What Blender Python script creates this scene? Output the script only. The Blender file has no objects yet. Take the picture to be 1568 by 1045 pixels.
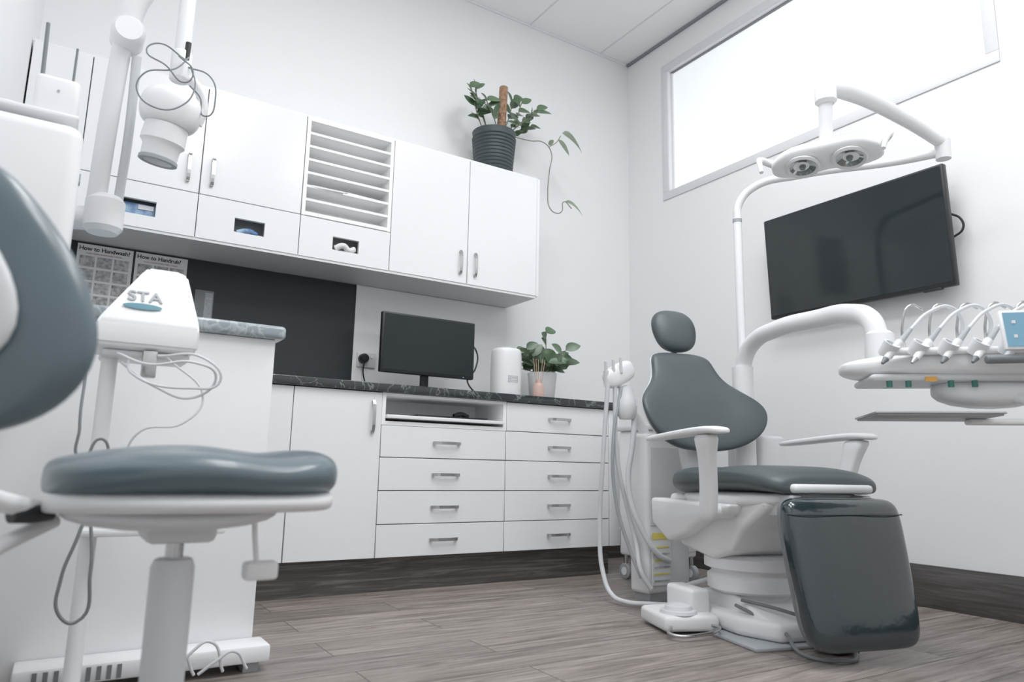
import bpy, bmesh, math, random
from mathutils import Matrix, Vector, Euler
random.seed(7)
C=bpy.context.collection
scene=bpy.context.scene
pi=math.pi
# ------------------------------------------------------------------ materials
def mat(name,col,rough=.5,metal=0.,coat=0.,noise=0.,nscale=40.,bump=0.,emit=None,estr=0.,trans=0.,col2=None,spec=.5,bdist=.003):
    m=bpy.data.materials.new(name); m.use_nodes=True
    nt=m.node_tree; b=nt.nodes['Principled BSDF']
    b.inputs['Base Color'].default_value=(*col,1); b.inputs['Roughness'].default_value=rough
    b.inputs['Metallic'].default_value=metal; b.inputs['Coat Weight'].default_value=coat
    b.inputs['Coat Roughness'].default_value=.08; b.inputs['Specular IOR Level'].default_value=spec
    if trans: b.inputs['Transmission Weight'].default_value=trans
    if emit: b.inputs['Emission Color'].default_value=(*emit,1); b.inputs['Emission Strength'].default_value=estr
    if noise or bump:
        tc=nt.nodes.new('ShaderNodeTexCoord'); n=nt.nodes.new('ShaderNodeTexNoise')
        n.inputs['Scale'].default_value=nscale; n.inputs['Detail'].default_value=4
        nt.links.new(tc.outputs['Object'],n.inputs['Vector'])
        if noise:
            r=nt.nodes.new('ShaderNodeValToRGB'); c2=col2 or tuple(c*(1-noise) for c in col)
            r.color_ramp.elements[0].position=.35; r.color_ramp.elements[1].position=.65
            r.color_ramp.elements[0].color=(*c2,1); r.color_ramp.elements[1].color=(*col,1)
            nt.links.new(n.outputs['Fac'],r.inputs['Fac']); nt.links.new(r.outputs['Color'],b.inputs['Base Color'])
        if bump:
            bp=nt.nodes.new('ShaderNodeBump'); bp.inputs['Strength'].default_value=bump; bp.inputs['Distance'].default_value=bdist
            nt.links.new(n.outputs['Fac'],bp.inputs['Height']); nt.links.new(bp.outputs['Normal'],b.inputs['Normal'])
            if coat: nt.links.new(bp.outputs['Normal'],b.inputs['Coat Normal'])
    return m
M={}
M['wall']=mat('wall_paint',(.835,.842,.852),.55,bump=.05,nscale=120,noise=.015)
M['ceil']=mat('ceiling_tile',(.90,.905,.91),.8,bump=.15,nscale=250,noise=.02)
M['grid']=mat('ceiling_grid',(.70,.715,.73),.6,noise=.02)
M['shadow']=mat('painted_shadow',(.22,.23,.25),.7,noise=.05)  # shade as a flat colour, for ceiling edge and top window bead
M['cab']=mat('cabinet_laminate',(.83,.84,.852),.2,coat=.2,noise=.01)
M['carc']=mat('carcass',(.45,.47,.49),.5,noise=.02)
M['carcw']=mat('carcass_interior',(.93,.93,.93),.5,noise=.01)
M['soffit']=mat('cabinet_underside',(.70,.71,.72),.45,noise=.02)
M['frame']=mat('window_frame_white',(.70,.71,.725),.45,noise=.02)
M['plas']=mat('white_plastic',(.83,.838,.85),.33,noise=.01,nscale=8)
M['plas2']=mat('grey_white_plastic',(.66,.675,.69),.4,noise=.02,nscale=8)
M['grey']=mat('grey_plastic',(.33,.35,.37),.45,noise=.03)
M['mid']=mat('mid_grey',(.15,.165,.175),.45,noise=.03)
M['chrome']=mat('brushed_steel',(.50,.50,.50),.25,metal=1.,noise=.05,nscale=60)
M['black']=mat('black_plastic',(.014,.016,.018),.4,noise=.1,spec=.3)
M['scr']=mat('screen_glass',(.009,.014,.017),.08,noise=.05,spec=.36)
M['mscr']=mat('monitor_glass',(.011,.016,.018),.3,noise=.05,spec=.25)
M['bpan']=mat('black_splashback',(.020,.025,.029),.4,noise=.05,nscale=5,spec=.25)
M['wsplash']=mat('white_splashback',(.83,.84,.85),.25,noise=.01)
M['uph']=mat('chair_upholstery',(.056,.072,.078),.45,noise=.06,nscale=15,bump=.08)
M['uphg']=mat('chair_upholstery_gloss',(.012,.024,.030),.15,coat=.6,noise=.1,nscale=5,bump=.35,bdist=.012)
M['uphs']=mat('stool_upholstery',(.078,.118,.138),.34,coat=.2,noise=.06,nscale=15)
M['hose']=mat('hose_grey',(.36,.39,.41),.4,noise=.05)
M['hosew']=mat('hose_white',(.64,.66,.68),.4,noise=.02)
M['paper']=mat('paper',(.74,.75,.75),.8,noise=.02)
M['ink']=mat('ink',(.015,.015,.02),.7,noise=.05)
M['inkg']=mat('ink_grey',(.26,.27,.28),.7,noise=.3,nscale=60,col2=(.54,.54,.54))
M['red']=mat('red_ink',(.5,.06,.05),.6,noise=.05)
M['teal']=mat('teal_ink',(.05,.20,.26),.5,noise=.05)
M['blue']=mat('blue_packet',(.02,.10,.30),.4,noise=.7,nscale=25,col2=(.3,.45,.6))
M['green']=mat('green_button',(.02,.16,.12),.4,noise=.05)
M['orange']=mat('orange_mark',(.75,.35,.05),.5,noise=.05)
M['yellow']=mat('yellow_label',(.75,.62,.12),.6,noise=.05)
M['pot']=mat('dark_pot',(.030,.044,.048),.5,noise=.1)
M['potw']=mat('white_ceramic',(.75,.76,.76),.4,noise=.03)
M['leaf']=mat('leaf_green',(.040,.088,.040),.35,noise=1,nscale=9,col2=(.095,.155,.08))
M['leaf2']=mat('leaf_pale',(.20,.25,.17),.4,noise=.3,nscale=9)
M['stem']=mat('stem',(.14,.15,.09),.6,noise=.2)
M['coir']=mat('coir_pole',(.38,.21,.12),.9,noise=.6,nscale=70,bump=.6)
M['wood']=mat('cork',(.55,.36,.26),.7,noise=.2)
M['soil']=mat('soil',(.03,.022,.016),.95,noise=.4)
M['glassy']=mat('diffuser_glass',(.80,.55,.47),.1,trans=.3,noise=.02)
M['tablet']=mat('tablet_screen',(.05,.15,.22),.2,emit=(.25,.46,.62),estr=.38,noise=.05)
M['win']=mat('frosted_window',(.9,.93,.95),.4,emit=(.95,.975,1.),estr=.42,noise=.01,nscale=2)
M['panel']=mat('added_light_glow',(.9,.9,.9),.5,emit=(.97,.985,1.),estr=4.0,noise=.01)  # glow of the added, unseen ceiling panels
M['lens']=mat('lamp_lens',(.40,.43,.43),.12,metal=.85,noise=.15,nscale=60)
def wood(name,c1,c2,c3,planks=True,rough=.42,sc=(1.3,17,17)):
    m=bpy.data.materials.new(name); m.use_nodes=True; nt=m.node_tree; L=nt.links.new
    b=nt.nodes['Principled BSDF']; b.inputs['Roughness'].default_value=rough
    tc=nt.nodes.new('ShaderNodeTexCoord')
    mp=nt.nodes.new('ShaderNodeMapping'); mp.inputs['Scale'].default_value=sc
    L(tc.outputs['Object'],mp.inputs['Vector'])
    if planks:
        br=nt.nodes.new('ShaderNodeTexBrick'); br.inputs['Scale'].default_value=1
        br.inputs['Brick Width'].default_value=1.22; br.inputs['Row Height'].default_value=.18
        br.inputs['Mortar Size'].default_value=.0018; br.offset=.37
        br.inputs['Color1'].default_value=(0,0,0,1); br.inputs['Color2'].default_value=(1,1,1,1); br.inputs['Mortar'].default_value=(.5,.5,.5,1)
        L(tc.outputs['Object'],br.inputs['Vector'])
        add=nt.nodes.new('ShaderNodeVectorMath'); add.operation='MULTIPLY_ADD'
        add.inputs[1].default_value=(9,9,9); L(br.outputs['Color'],add.inputs[0]); L(mp.outputs['Vector'],add.inputs[2])
        src=add.outputs[0]
    else: src=mp.outputs['Vector']
    n=nt.nodes.new('ShaderNodeTexNoise'); n.inputs['Scale'].default_value=1.6; n.inputs['Detail'].default_value=7; n.inputs['Roughness'].default_value=.70; n.inputs['Distortion'].default_value=1.3
    L(src,n.inputs['Vector'])
    r=nt.nodes.new('ShaderNodeValToRGB'); e=r.color_ramp.elements
    e[0].position=.34; e[0].color=(*c1,1); e[1].position=.66; e[1].color=(*c3,1)
    k=e.new(.5); k.color=(*c2,1)
    L(n.outputs['Fac'],r.inputs['Fac'])
    if planks:
        hs=nt.nodes.new('ShaderNodeMix'); hs.data_type='RGBA'; hs.blend_type='MULTIPLY'
        rr=nt.nodes.new('ShaderNodeValToRGB'); rr.color_ramp.elements[0].color=(.80,.79,.78,1); rr.color_ramp.elements[1].color=(1.1,1.08,1.06,1)
        L(br.outputs['Color'],rr.inputs['Fac']); hs.inputs[0].default_value=1
        L(r.outputs['Color'],hs.inputs[6]); L(rr.outputs['Color'],hs.inputs[7])
        mo=nt.nodes.new('ShaderNodeMix'); mo.data_type='RGBA'; L(br.outputs['Fac'],mo.inputs[0])
        L(hs.outputs[2],mo.inputs[6]); mo.inputs[7].default_value=(c1[0]*.4,c1[1]*.4,c1[2]*.4,1)
        L(mo.outputs[2],b.inputs['Base Color'])
    else: L(r.outputs['Color'],b.inputs['Base Color'])
    bp=nt.nodes.new('ShaderNodeBump'); bp.inputs['Strength'].default_value=.12; bp.inputs['Distance'].default_value=.002
    L(n.outputs['Fac'],bp.inputs['Height']); L(bp.outputs['Normal'],b.inputs['Normal'])
    return m
M['floor']=wood('floor_planks',(.105,.087,.077),(.225,.194,.176),(.345,.31,.288))
M['kick']=wood('dark_woodgrain',(.028,.025,.023),(.058,.053,.049),(.15,.138,.13),False,.45,(1.0,26,26))
M['kicky']=wood('dark_woodgrain_side',(.036,.034,.033),(.060,.056,.054),(.105,.098,.094),False,.45,(26,1.0,26))
def stone(name,base,vein,scale,pos):
    m=bpy.data.materials.new(name); m.use_nodes=True; nt=m.node_tree; L=nt.links.new
    b=nt.nodes['Principled BSDF']; b.inputs['Roughness'].default_value=.2
    tc=nt.nodes.new('ShaderNodeTexCoord'); n=nt.nodes.new('ShaderNodeTexNoise')
    n.inputs['Scale'].default_value=scale; n.inputs['Detail'].default_value=8; n.inputs['Distortion'].default_value=2
    L(tc.outputs['Object'],n.inputs['Vector']); r=nt.nodes.new('ShaderNodeValToRGB'); e=r.color_ramp.elements
    e[0].position=pos[0]; e[0].color=(*base,1); e[1].position=pos[2]; e[1].color=(*base,1)
    k=e.new(pos[1]); k.color=(*vein,1)
    L(n.outputs['Fac'],r.inputs['Fac']); L(r.outputs['Color'],b.inputs['Base Color']); return m
M['marb']=stone('black_marble',(.020,.025,.028),(.20,.22,.22),7,(.484,.5,.513))
M['gran']=stone('grey_granite',(.25,.30,.325),(.43,.47,.49),14,(.40,.5,.58))
# ------------------------------------------------------------------ helpers
def root(name,loc=(0,0,0),rz=0.,rot=None):
    o=bpy.data.objects.new(name,None); C.objects.link(o); o.location=loc
    o.rotation_euler=rot if rot else (0,0,rz); o.empty_display_size=.1
    return o
def fin(name,bm,m,par=None,smooth=False,ang=.6,sub=0):
    me=bpy.data.meshes.new(name); bmesh.ops.recalc_face_normals(bm,faces=bm.faces)
    bm.to_mesh(me); bm.free()
    o=bpy.data.objects.new(name,me); C.objects.link(o)
    if m: me.materials.append(M[m] if isinstance(m,str) else m)
    if par: o.parent=par
    if smooth:
        for p in me.polygons: p.use_smooth=True
        if ang<3 and not sub:
            try: me.set_sharp_from_angle(angle=ang)
            except Exception: pass
    if sub:
        s=o.modifiers.new('sub','SUBSURF'); s.levels=sub; s.render_levels=sub
    return o
def box(name,par,lo,hi,m,bev=.0,seg=2,rot=None,piv=None):
    bm=bmesh.new(); bmesh.ops.create_cube(bm,size=1)
    c=[(a+b)/2 for a,b in zip(lo,hi)]; s=[abs(b-a) for a,b in zip(lo,hi)]
    for v in bm.verts: v.co=Vector((v.co.x*s[0],v.co.y*s[1],v.co.z*s[2]))
    if bev: bmesh.ops.bevel(bm,geom=bm.edges[:],offset=min(bev,min(s)*.49),segments=seg,profile=.5,affect='EDGES')
    mt=Matrix.Translation(c)
    if rot: mt=mt@Euler(rot).to_matrix().to_4x4()
    bmesh.ops.transform(bm,matrix=mt,verts=bm.verts)
    return fin(name,bm,m,par,smooth=bool(bev),ang=.7)
def cyl(name,par,p0,p1,r0,m,r1=None,seg=32,bev=0):
    r1=r0 if r1 is None else r1
    p0=Vector(p0);p1=Vector(p1); d=p1-p0; bm=bmesh.new()
    bmesh.ops.create_cone(bm,cap_ends=True,segments=seg,radius1=r0,radius2=r1,depth=d.length)
    if bev:
        es=[e for e in bm.edges if abs(e.verts[0].co.z-e.verts[1].co.z)<1e-6]
        bmesh.ops.bevel(bm,geom=es,offset=bev,segments=3,profile=.5,affect='EDGES')
    mt=Matrix.Translation((p0+p1)/2)@d.to_track_quat('Z','Y').to_matrix().to_4x4()
    bmesh.ops.transform(bm,matrix=mt,verts=bm.verts)
    return fin(name,bm,m,par,smooth=True,ang=.6)
def lathe(name,par,prof,m,loc=(0,0,0),rot=(0,0,0),seg=48,ang=.6):
    bm=bmesh.new(); rings=[]
    for r,z in prof:
        if r<1e-5: rings.append([bm.verts.new((0,0,z))])
        else: rings.append([bm.verts.new((r*math.cos(2*pi*k/seg),r*math.sin(2*pi*k/seg),z)) for k in range(seg)])
    for a,b in zip(rings,rings[1:]):
        for k in range(seg):
            j=(k+1)%seg
            if len(a)==1 and len(b)==1: continue
            if len(a)==1: bm.faces.new((a[0],b[k],b[j]))
            elif len(b)==1: bm.faces.new((a[k],a[j],b[0]))
            else: bm.faces.new((a[k],a[j],b[j],b[k]))
    mt=Matrix.Translation(loc)@Euler(rot).to_matrix().to_4x4()
    bmesh.ops.transform(bm,matrix=mt,verts=bm.verts)
    return fin(name,bm,m,par,smooth=True,ang=ang)
def tube(name,par,pts,r,m,res=8,cyc=False,radii=None,kind='AUTO'):
    cu=bpy.data.curves.new(name+'_c','CURVE'); cu.dimensions='3D'; cu.bevel_depth=r; cu.bevel_resolution=5; cu.resolution_u=res; cu.use_fill_caps=True
    s=cu.splines.new('BEZIER')
    s.bezier_points.add(len(pts)-1)
    for i,(bp,p) in enumerate(zip(s.bezier_points,pts)):
        bp.co=p; bp.handle_left_type='AUTO'; bp.handle_right_type='AUTO'
        if radii: bp.radius=radii[i]
    s.use_cyclic_u=cyc
    t=bpy.data.objects.new(name+'_t',cu); C.objects.link(t)
    dg=bpy.context.evaluated_depsgraph_get(); dg.update()
    me=bpy.data.meshes.new_from_object(t.evaluated_get(dg)); me.name=name
    bpy.data.objects.remove(t); bpy.data.curves.remove(cu)
    o=bpy.data.objects.new(name,me); C.objects.link(o); me.materials.clear(); me.materials.append(M[m])
    for p in me.polygons: p.use_smooth=True
    if par: o.parent=par
    return o
def pad(name,par,levels,m,p=2.6,n=28,sub=1,mt=None):
    """levels: (v,halfw,halft,yc,wrap,xc)"""
    bm=bmesh.new(); rings=[]; e=2/p
    for L in levels:
        v,hw,th,yc,wr=L[:5]; xc=L[5] if len(L)>5 else 0
        ring=[]
        for k in range(n):
            a=2*pi*k/n; c=math.cos(a); s=math.sin(a)
            cx=math.copysign(abs(c)**e,c); sy=math.copysign(abs(s)**e,s)
            ring.append(bm.verts.new((xc+hw*cx, yc-wr*cx*cx+th*sy, v)))
        rings.append(ring)
    for a,b in zip(rings,rings[1:]):
        for k in range(n):
            j=(k+1)%n; bm.faces.new((a[k],a[j],b[j],b[k]))
    bm.faces.new(rings[0][::-1]); bm.faces.new(rings[-1])
    if mt is not None: bmesh.ops.transform(bm,matrix=mt,verts=bm.verts)
    return fin(name,bm,m,par,smooth=True,ang=9,sub=sub)
def prism(name,par,outline,d0,d1,m,axis='y',bev=0,seg=2):
    bm=bmesh.new()
    def P(a,b,d): return (a,d,b) if axis=='y' else ((d,a,b) if axis=='x' else (a,b,d))
    A=[bm.verts.new(P(a,b,d0)) for a,b in outline]; B=[bm.verts.new(P(a,b,d1)) for a,b in outline]
    bm.faces.new(A); bm.faces.new(B[::-1]); n=len(A)
    for k in range(n):
        j=(k+1)%n; bm.faces.new((A[k],B[k],B[j],A[j]))
    bmesh.ops.recalc_face_normals(bm,faces=bm.faces)
    if bev: bmesh.ops.bevel(bm,geom=bm.edges[:],offset=bev,segments=seg,profile=.5,affect='EDGES')
    return fin(name,bm,m,par,smooth=bool(bev),ang=.7)
def text(name,par,s,size,loc,m,rot=(pi/2,0,0),ext=.0004,align='LEFT',bold=0.):
    cu=bpy.data.curves.new(name+'_f','FONT'); cu.body=s; cu.size=size; cu.extrude=ext; cu.align_x=align; cu.offset=bold
    t=bpy.data.objects.new(name+'_t',cu); C.objects.link(t)
    dg=bpy.context.evaluated_depsgraph_get(); dg.update()
    me=bpy.data.meshes.new_from_object(t.evaluated_get(dg)); bpy.data.objects.remove(t)
    o=bpy.data.objects.new(name,me); C.objects.link(o); me.materials.clear(); me.materials.append(M[m]); o.location=loc; o.rotation_euler=rot
    if par: o.parent=par
    return o
# ------------------------------------------------------------------ room
XL,XR,YB,YF,ZC=-.25,3.27,3.66,-1.6,3.49
box('floor',None,(XL-.1,YF-.1,-.1),(XR+.1,YB+.1,0),'floor')
box('wall_back',None,(XL-.1,YB,0),(XR+.1,YB+.1,ZC+.1),'wall')
box('wall_left',None,(XL-.1,YF-.1,0),(XL,YB,ZC+.1),'wall')
box('wall_front',None,(XL,YF-.1,0),(XR+.1,YF,ZC+.1),'wall')
WY0,WY1,WZ0,WZ1=1.33,3.255,2.385,3.25
bm=bmesh.new()
def addbox(bm,lo,hi):
    r=bmesh.ops.create_cube(bm,size=1)
    for v in r['verts']:
        v.co=Vector([(a+b)/2+c*(b-a) for a,b,c in zip(lo,hi,v.co)])
addbox(bm,(XR,YF,0),(XR+.1,YB,WZ0)); addbox(bm,(XR,YF,WZ1),(XR+.1,YB,ZC+.1))
addbox(bm,(XR,YF,WZ0),(XR+.1,WY0,WZ1)); addbox(bm,(XR,WY1,WZ0),(XR+.1,YB,WZ1))
fin('wall_right',bm,'wall')
box('ceiling',None,(XL-.1,YF-.1,ZC),(XR+.1,YB+.1,ZC+.1),'ceil')
w=root('window_1')
t=.055
for nm,lo,hi in (('frame_bottom',(WY0-t,WZ0-t),(WY1+t,WZ0)),('frame_top',(WY0-t,WZ1),(WY1+t,WZ1+t)),('frame_near',(WY0-t,WZ0),(WY0,WZ1)),('frame_far',(WY1,WZ0),(WY1+t,WZ1))):
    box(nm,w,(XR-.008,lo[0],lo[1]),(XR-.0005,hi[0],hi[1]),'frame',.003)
for nm,lo,hi in (('bead_bottom',(WY0,WZ0),(WY1,WZ0+.014)),('bead_top',(WY0,WZ1-.012),(WY1,WZ1)),('bead_far',(WY1-.014,WZ0),(WY1,WZ1)),('bead_near',(WY0,WZ0),(WY0+.014,WZ1))):
    box(nm,w,(XR+.03,lo[0],lo[1]),(XR+.05,hi[0],hi[1]),'cab' if nm!='bead_top' else 'shadow',.002)  # top bead coloured dark, shade put into its colour
box('glass',w,(XR+.04,WY0,WZ0),(XR+.048,WY1,WZ1),'win')
g=root('trim_1')   # ceiling grid bars
for i,x in enumerate((0,.6,1.2,1.8,2.4,3.0)): box('bar_x%d'%i,g,(x-.004,YF+.01,ZC-.003),(x+.004,YB-.01,ZC-.0005),'grid')
for i,y in enumerate((-1.15,.05,1.25,2.45)): box('bar_y%d'%i,g,(XL+.01,y-.004,ZC-.0035),(XR-.03,y+.004,ZC-.001),'grid')
g=root('trim_2')
box('painted_shadow_strip',g,(XR-.018,YF+.01,ZC-.018),(XR-.001,YB-.01,ZC-.001),'shadow')  # dark strip painting the shadow line where wall meets ceiling
box('cornice_back',g,(XL+.01,YB-.012,ZC-.012),(XR-.03,YB-.001,ZC-.001),'cab')
box('baseboard_right',None,(XR-.018,YF+.01,0),(XR-.0005,YB-.02,.178),'kicky',.003)
box('baseboard_back',None,(2.67,YB-.018,0),(XR-.02,YB-.0005,.178),'kick',.003)
box('baseboard_left',None,(XL+.0005,YF+.01,0),(XL+.018,1.95,.178),'kicky',.003)
for i,(x,y,en) in enumerate(((.8,1.6,20),(.8,.1,20),(2.0,1.6,19),(2.0,.1,19))):  # unseen panels added overhead to brighten the room
    r=root('added_ceiling_light' if i==0 else 'added_ceiling_light.%03d'%i,(x,y,ZC))
    box('frame',r,(-.3,-.6,-.012),(.3,.6,-.001),'cab',.003)
    box('diffuser',r,(-.28,-.58,-.014),(.28,.58,-.0125),'panel')
    ld=bpy.data.lights.new('led','AREA'); ld.shape='RECTANGLE'; ld.size=.55; ld.size_y=1.15; ld.energy=en; ld.color=(.965,.985,1)
    lo=bpy.data.objects.new('added_light_emitter',ld); C.objects.link(lo); lo.parent=r; lo.location=(0,0,-.02)
# ------------------------------------------------------------------ base cabinets
def handle(par,nm,c,L,vert=False,y=3.07):
    x,z=c
    prof=[]; n=9
    for k in range(n):
        s=-1+2*k/(n-1); prof.append((s*L/2,-.012-.014*(1-s**4)))
    bm=bmesh.new(); rings=[]
    for a,dy in prof:
        q=[]
        for b,dd in ((-.007,0),(.007,0),(.007,.004),(-.007,.004)):
            q.append(bm.verts.new((x+(b if vert else a),y+dy+dd,z+(a if vert else b))))
        rings.append(q)
    for A,B in zip(rings,rings[1:]):
        for k in range(4): bm.faces.new((A[k],A[(k+1)%4],B[(k+1)%4],B[k]))
    bm.faces.new(rings[0]); bm.faces.new(rings[-1][::-1])
    for e in (-1,1):
        ex=e*(L/2-.008)
        a=(x-.006 if vert else x+ex-.006, y-.014, z+ex-.006 if vert else z-.006); addbox(bm,a,(a[0]+.012,y-.0002,a[2]+.012))
    fin(nm,bm,'chrome',par)
b=root('base_cabinet')
g=.002
box('carcass_left',b,(.55,3.09,.15),(1.25,3.655,.884),'carc')
box('carcass_drawers',b,(1.25,3.09,.15),(1.917,3.655,.735),'carc')
box('carcass_right',b,(1.917,3.09,.15),(2.665,3.655,.884),'carc')
box('niche_back',b,(1.25,3.36,.735),(1.917,3.655,.884),'carcw')
for nm,x in (('niche_side_l',1.25),('niche_side_r',1.899)): box(nm,b,(x,3.072,.737),(x+.018,3.36,.884),'carcw')
box('niche_base',b,(1.268,3.072,.737),(1.899,3.36,.755),'carcw')
box('niche_rail',b,(1.268,3.072,.872),(1.899,3.36,.884),'carcw')
box('pullout_shelf',b,(1.270,3.055,.768),(1.897,3.355,.784),'cab',.002)
box('kickboard',b,(.55,3.12,0),(2.62,3.14,.15),'kick')
box('kick_return',b,(2.60,3.14,0),(2.62,3.655,.15),'kick')
def door(nm,par,x0,x1,z0,z1,y=3.07,m='cab'): return box(nm,par,(x0+g,y,z0+g),(x1-g,y+.018,z1-g),m,.0015,1)
door('door_narrow',b,.55,.847,.15,.884); door('door_main',b,.847,1.25,.15,.884)
rows=[.15,.295,.443,.591,.737,.884]
for k in range(4):
    door('drawer_a%d'%k,b,1.25,1.917,rows[k],rows[k+1]); handle(b,'handle_a%d'%k,(1.583,(rows[k]+rows[k+1])/2),.145)
for k in range(5):
    door('drawer_b%d'%k,b,1.917,2.585,rows[k],rows[k+1]); handle(b,'handle_b%d'%k,(2.245,(rows[k]+rows[k+1])/2),.145)
door('filler_panel',b,2.585,2.665,.15,.884)
handle(b,'handle_door',(1.205,.77),.15,True)
box('countertop',b,(.55,3.05,.886),(2.69,3.655,.924),'marb',.004)
box('device_on_shelf',b,(1.45,3.12,.785),(1.84,3.34,.797),'black',.005)
tube('mouse_in_niche',b,[(1.66,3.15,.800),(1.70,3.15,.812),(1.74,3.15,.800)],.012,'black')
# return / peninsula
b=root('peninsula_cabinet')
box('body',b,(XL+.005,2.2,.0),(.54,3.045,.925),'cab',.002)
box('worktop',b,(XL+.003,2.175,.926),(.565,3.05,.966),'gran',.012,4)
box('foot_rail',b,(-.02,2.09,.025),(.565,2.199,.07),'plas',.008)
for k in range(9): box('vent_slot_%d'%k,b,(.02+.022*k,2.087,.031),(.03+.022*k,2.091,.063),'mid')
box('foot_pad_l',b,(0,2.11,0),(.04,2.18,.026),'grey'); box('foot_pad_r',b,(.50,2.11,0),(.54,2.18,.026),'grey')
for k,(pz,px) in enumerate(((.06,.33),(.08,.40),(.05,.46))):
    tube('loose_wire_%d'%k,b,[(px-.08,2.07,.02),(px-.04,2.06,pz),(px,2.06,pz+.02),(px+.04,2.07,.02)],.004,'hosew')
# splashbacks
box('splashback_black',None,(XL+.001,YB-.012,.925),(1.30,YB-.001,1.517),'bpan')
box('splashback_white',None,(1.302,YB-.012,.925),(2.265,YB-.001,1.517),'wsplash')
# ------------------------------------------------------------------ upper cabinets
u=root('wall_cabinet')
Y0=3.32; X=[-.245,-.03,.43,.885,1.347,1.80,2.255]
box('carcass_a',u,(X[0],Y0+.02,1.735),(X[3],YB-.002,2.24),'carc')
box('carcass_b',u,(X[4],Y0+.02,1.535),(X[6]-.0,YB-.002,2.24),'carc')
box('end_panel',u,(X[6]-.001,Y0+.001,1.53),(X[6]+.017,YB-.001,2.245),'cab')
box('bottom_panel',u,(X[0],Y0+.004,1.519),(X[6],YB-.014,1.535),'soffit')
box('top_panel',u,(X[0],Y0+.004,2.24),(X[6],YB-.002,2.25),'cab')
box('flap_shelf',u,(X[0],Y0+.02,1.72),(X[4],YB-.002,1.735),'carc')
box('flap_back',u,(X[0],YB-.08,1.535),(X[4],YB-.014,1.72),'carc')
def door_cut(nm,x0,x1,z0,z1,cx0,cx1,cz0,cz1):
    bm=bmesh.new(); y0,y1=Y0,Y0+.018
    x0+=g;x1-=g;z0+=g;z1-=g
    addbox(bm,(x0,y0,z0),(x1,y1,cz0)); addbox(bm,(x0,y0,cz1),(x1,y1,z1)); addbox(bm,(x0,y0,cz0),(cx0,y1,cz1)); addbox(bm,(cx1,y0,cz0),(x1,y1,cz1))
    fin(nm,bm,'cab',u)
door('filler',u,X[0],X[1],1.53,2.245,Y0)
for k in (1,2,3):
    cx=(X[k]+X[k+1])/2; door_cut('glove_flap_%d'%k,X[k],X[k+1],1.53,1.733,cx-.067,cx+.067,1.588,1.655)
    box('glove_recess_%d'%k,u,(cx-.11,Y0+.10,1.537),(cx+.11,Y0+.13,1.70),'grey')
    box('glove_box_%d'%k,u,(cx-.11,Y0+.03,1.537),(cx+.11,Y0+.10,1.60 if k>1 else 1.645),('blue','plas2','plas2')[k-1],.003)
    if k==1:
        box('glove_print_light',u,(cx+.0,Y0+.026,1.62),(cx+.06,Y0+.030,1.64),'plas2')
    if k==2:
        tube('glove_blue',u,[(cx-.05,Y0+.03,1.595),(cx,Y0+.025,1.61),(cx+.04,Y0+.03,1.60)],.012,'blue')
    if k==3:
        tube('glove_white',u,[(cx-.05,Y0+.015,1.60),(cx-.01,Y0+.005,1.618),(cx+.02,Y0+.01,1.60),(cx+.05,Y0+.015,1.612)],.014,'paper')
door('door_1',u,X[1],X[2],1.733,2.245,Y0); door('door_2',u,X[2],X[3],1.733,2.245,Y0)
door('door_3',u,X[4],X[5],1.53,2.245,Y0); door('door_4',u,X[5],X[6],1.53,2.245,Y0)
for k,(x,z) in enumerate(((.378,1.843),(.478,1.843),(1.754,1.645),(1.846,1.645))): handle(u,'handle_%d'%k,(x,z),.135,True,Y0)
s0,s1=X[3],X[4]; dp=.13
box('shelf_side_l',u,(s0+.002,Y0,1.735),(s0+.02,YB-.01,2.24),'carcw',.001,1); box('shelf_side_r',u,(s1-.02,Y0,1.735),(s1-.002,YB-.01,2.24),'carcw',.001,1)
box('shelf_back',u,(s0,Y0+dp,1.735),(s1,YB-.002,2.24),'carcw')
box('shelf_bot',u,(s0+.02,Y0,1.737),(s1-.02,Y0+dp,1.755),'carcw'); box('shelf_top',u,(s0+.02,Y0,2.222),(s1-.02,Y0+dp,2.24),'carcw')
for k in range(1,7):
    z=1.75+k*.0685-.008; box('shelf_%d'%k,u,(s0+.02,Y0+.002,z),(s1-.02,Y0+dp,z+.012),'carcw')
for k,(x,z) in enumerate(((1.0,1.883),(1.02,1.889),(1.22,1.883),(1.24,1.889),(1.20,1.896))):
    box('paper_stack_%d'%k,u,(x-.09,Y0-.004+.006*k,z),(x+.09,Y0+dp-.01,z+.005),'paper',rot=(0,0,.04*(k-2)))
# posters
for i,(x,txt) in enumerate(((.0,'How to Handwash?'),(.232,'How to Handrub?'))):
    r=root('hygiene_poster' if i==0 else 'hygiene_poster.001')
    y=YB-.0145
    box('sheet',r,(x,y,1.205),(x+.222,y+.002,1.508),'paper')
    text('title',r,txt,.0255,(x+.006,y-.0008,1.480),'ink',bold=.0006)
    text('subtitle',r,'WASH HANDS WHEN VISIBLY SOILED',.0085,(x+.035,y-.0006,1.464),'red')
    for a in range(3):
        for c in range(4):
            box('step_%d_%d'%(a,c),r,(x+.012+a*.068,y-.0006,1.405-c*.06),(x+.072+a*.068,y,1.455-c*.06),'inkg')
            text('step_n_%d_%d'%(a,c),r,'%d'%(a+3*c),.014,(x+.014+a*.068,y-.001,1.442-c*.06),'ink')
r=root('wall_notice'); box('card',r,(.50,YB-.0145,1.20),(.585,YB-.0125,1.37),'mid'); box('card_face',r,(.545,YB-.0155,1.21),(.58,YB-.0143,1.36),'grey')
for k in range(5): box('line_%d'%k,r,(.55,YB-.0162,1.23+.025*k),(.575,YB-.0154,1.235+.025*k),'inkg')
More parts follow.
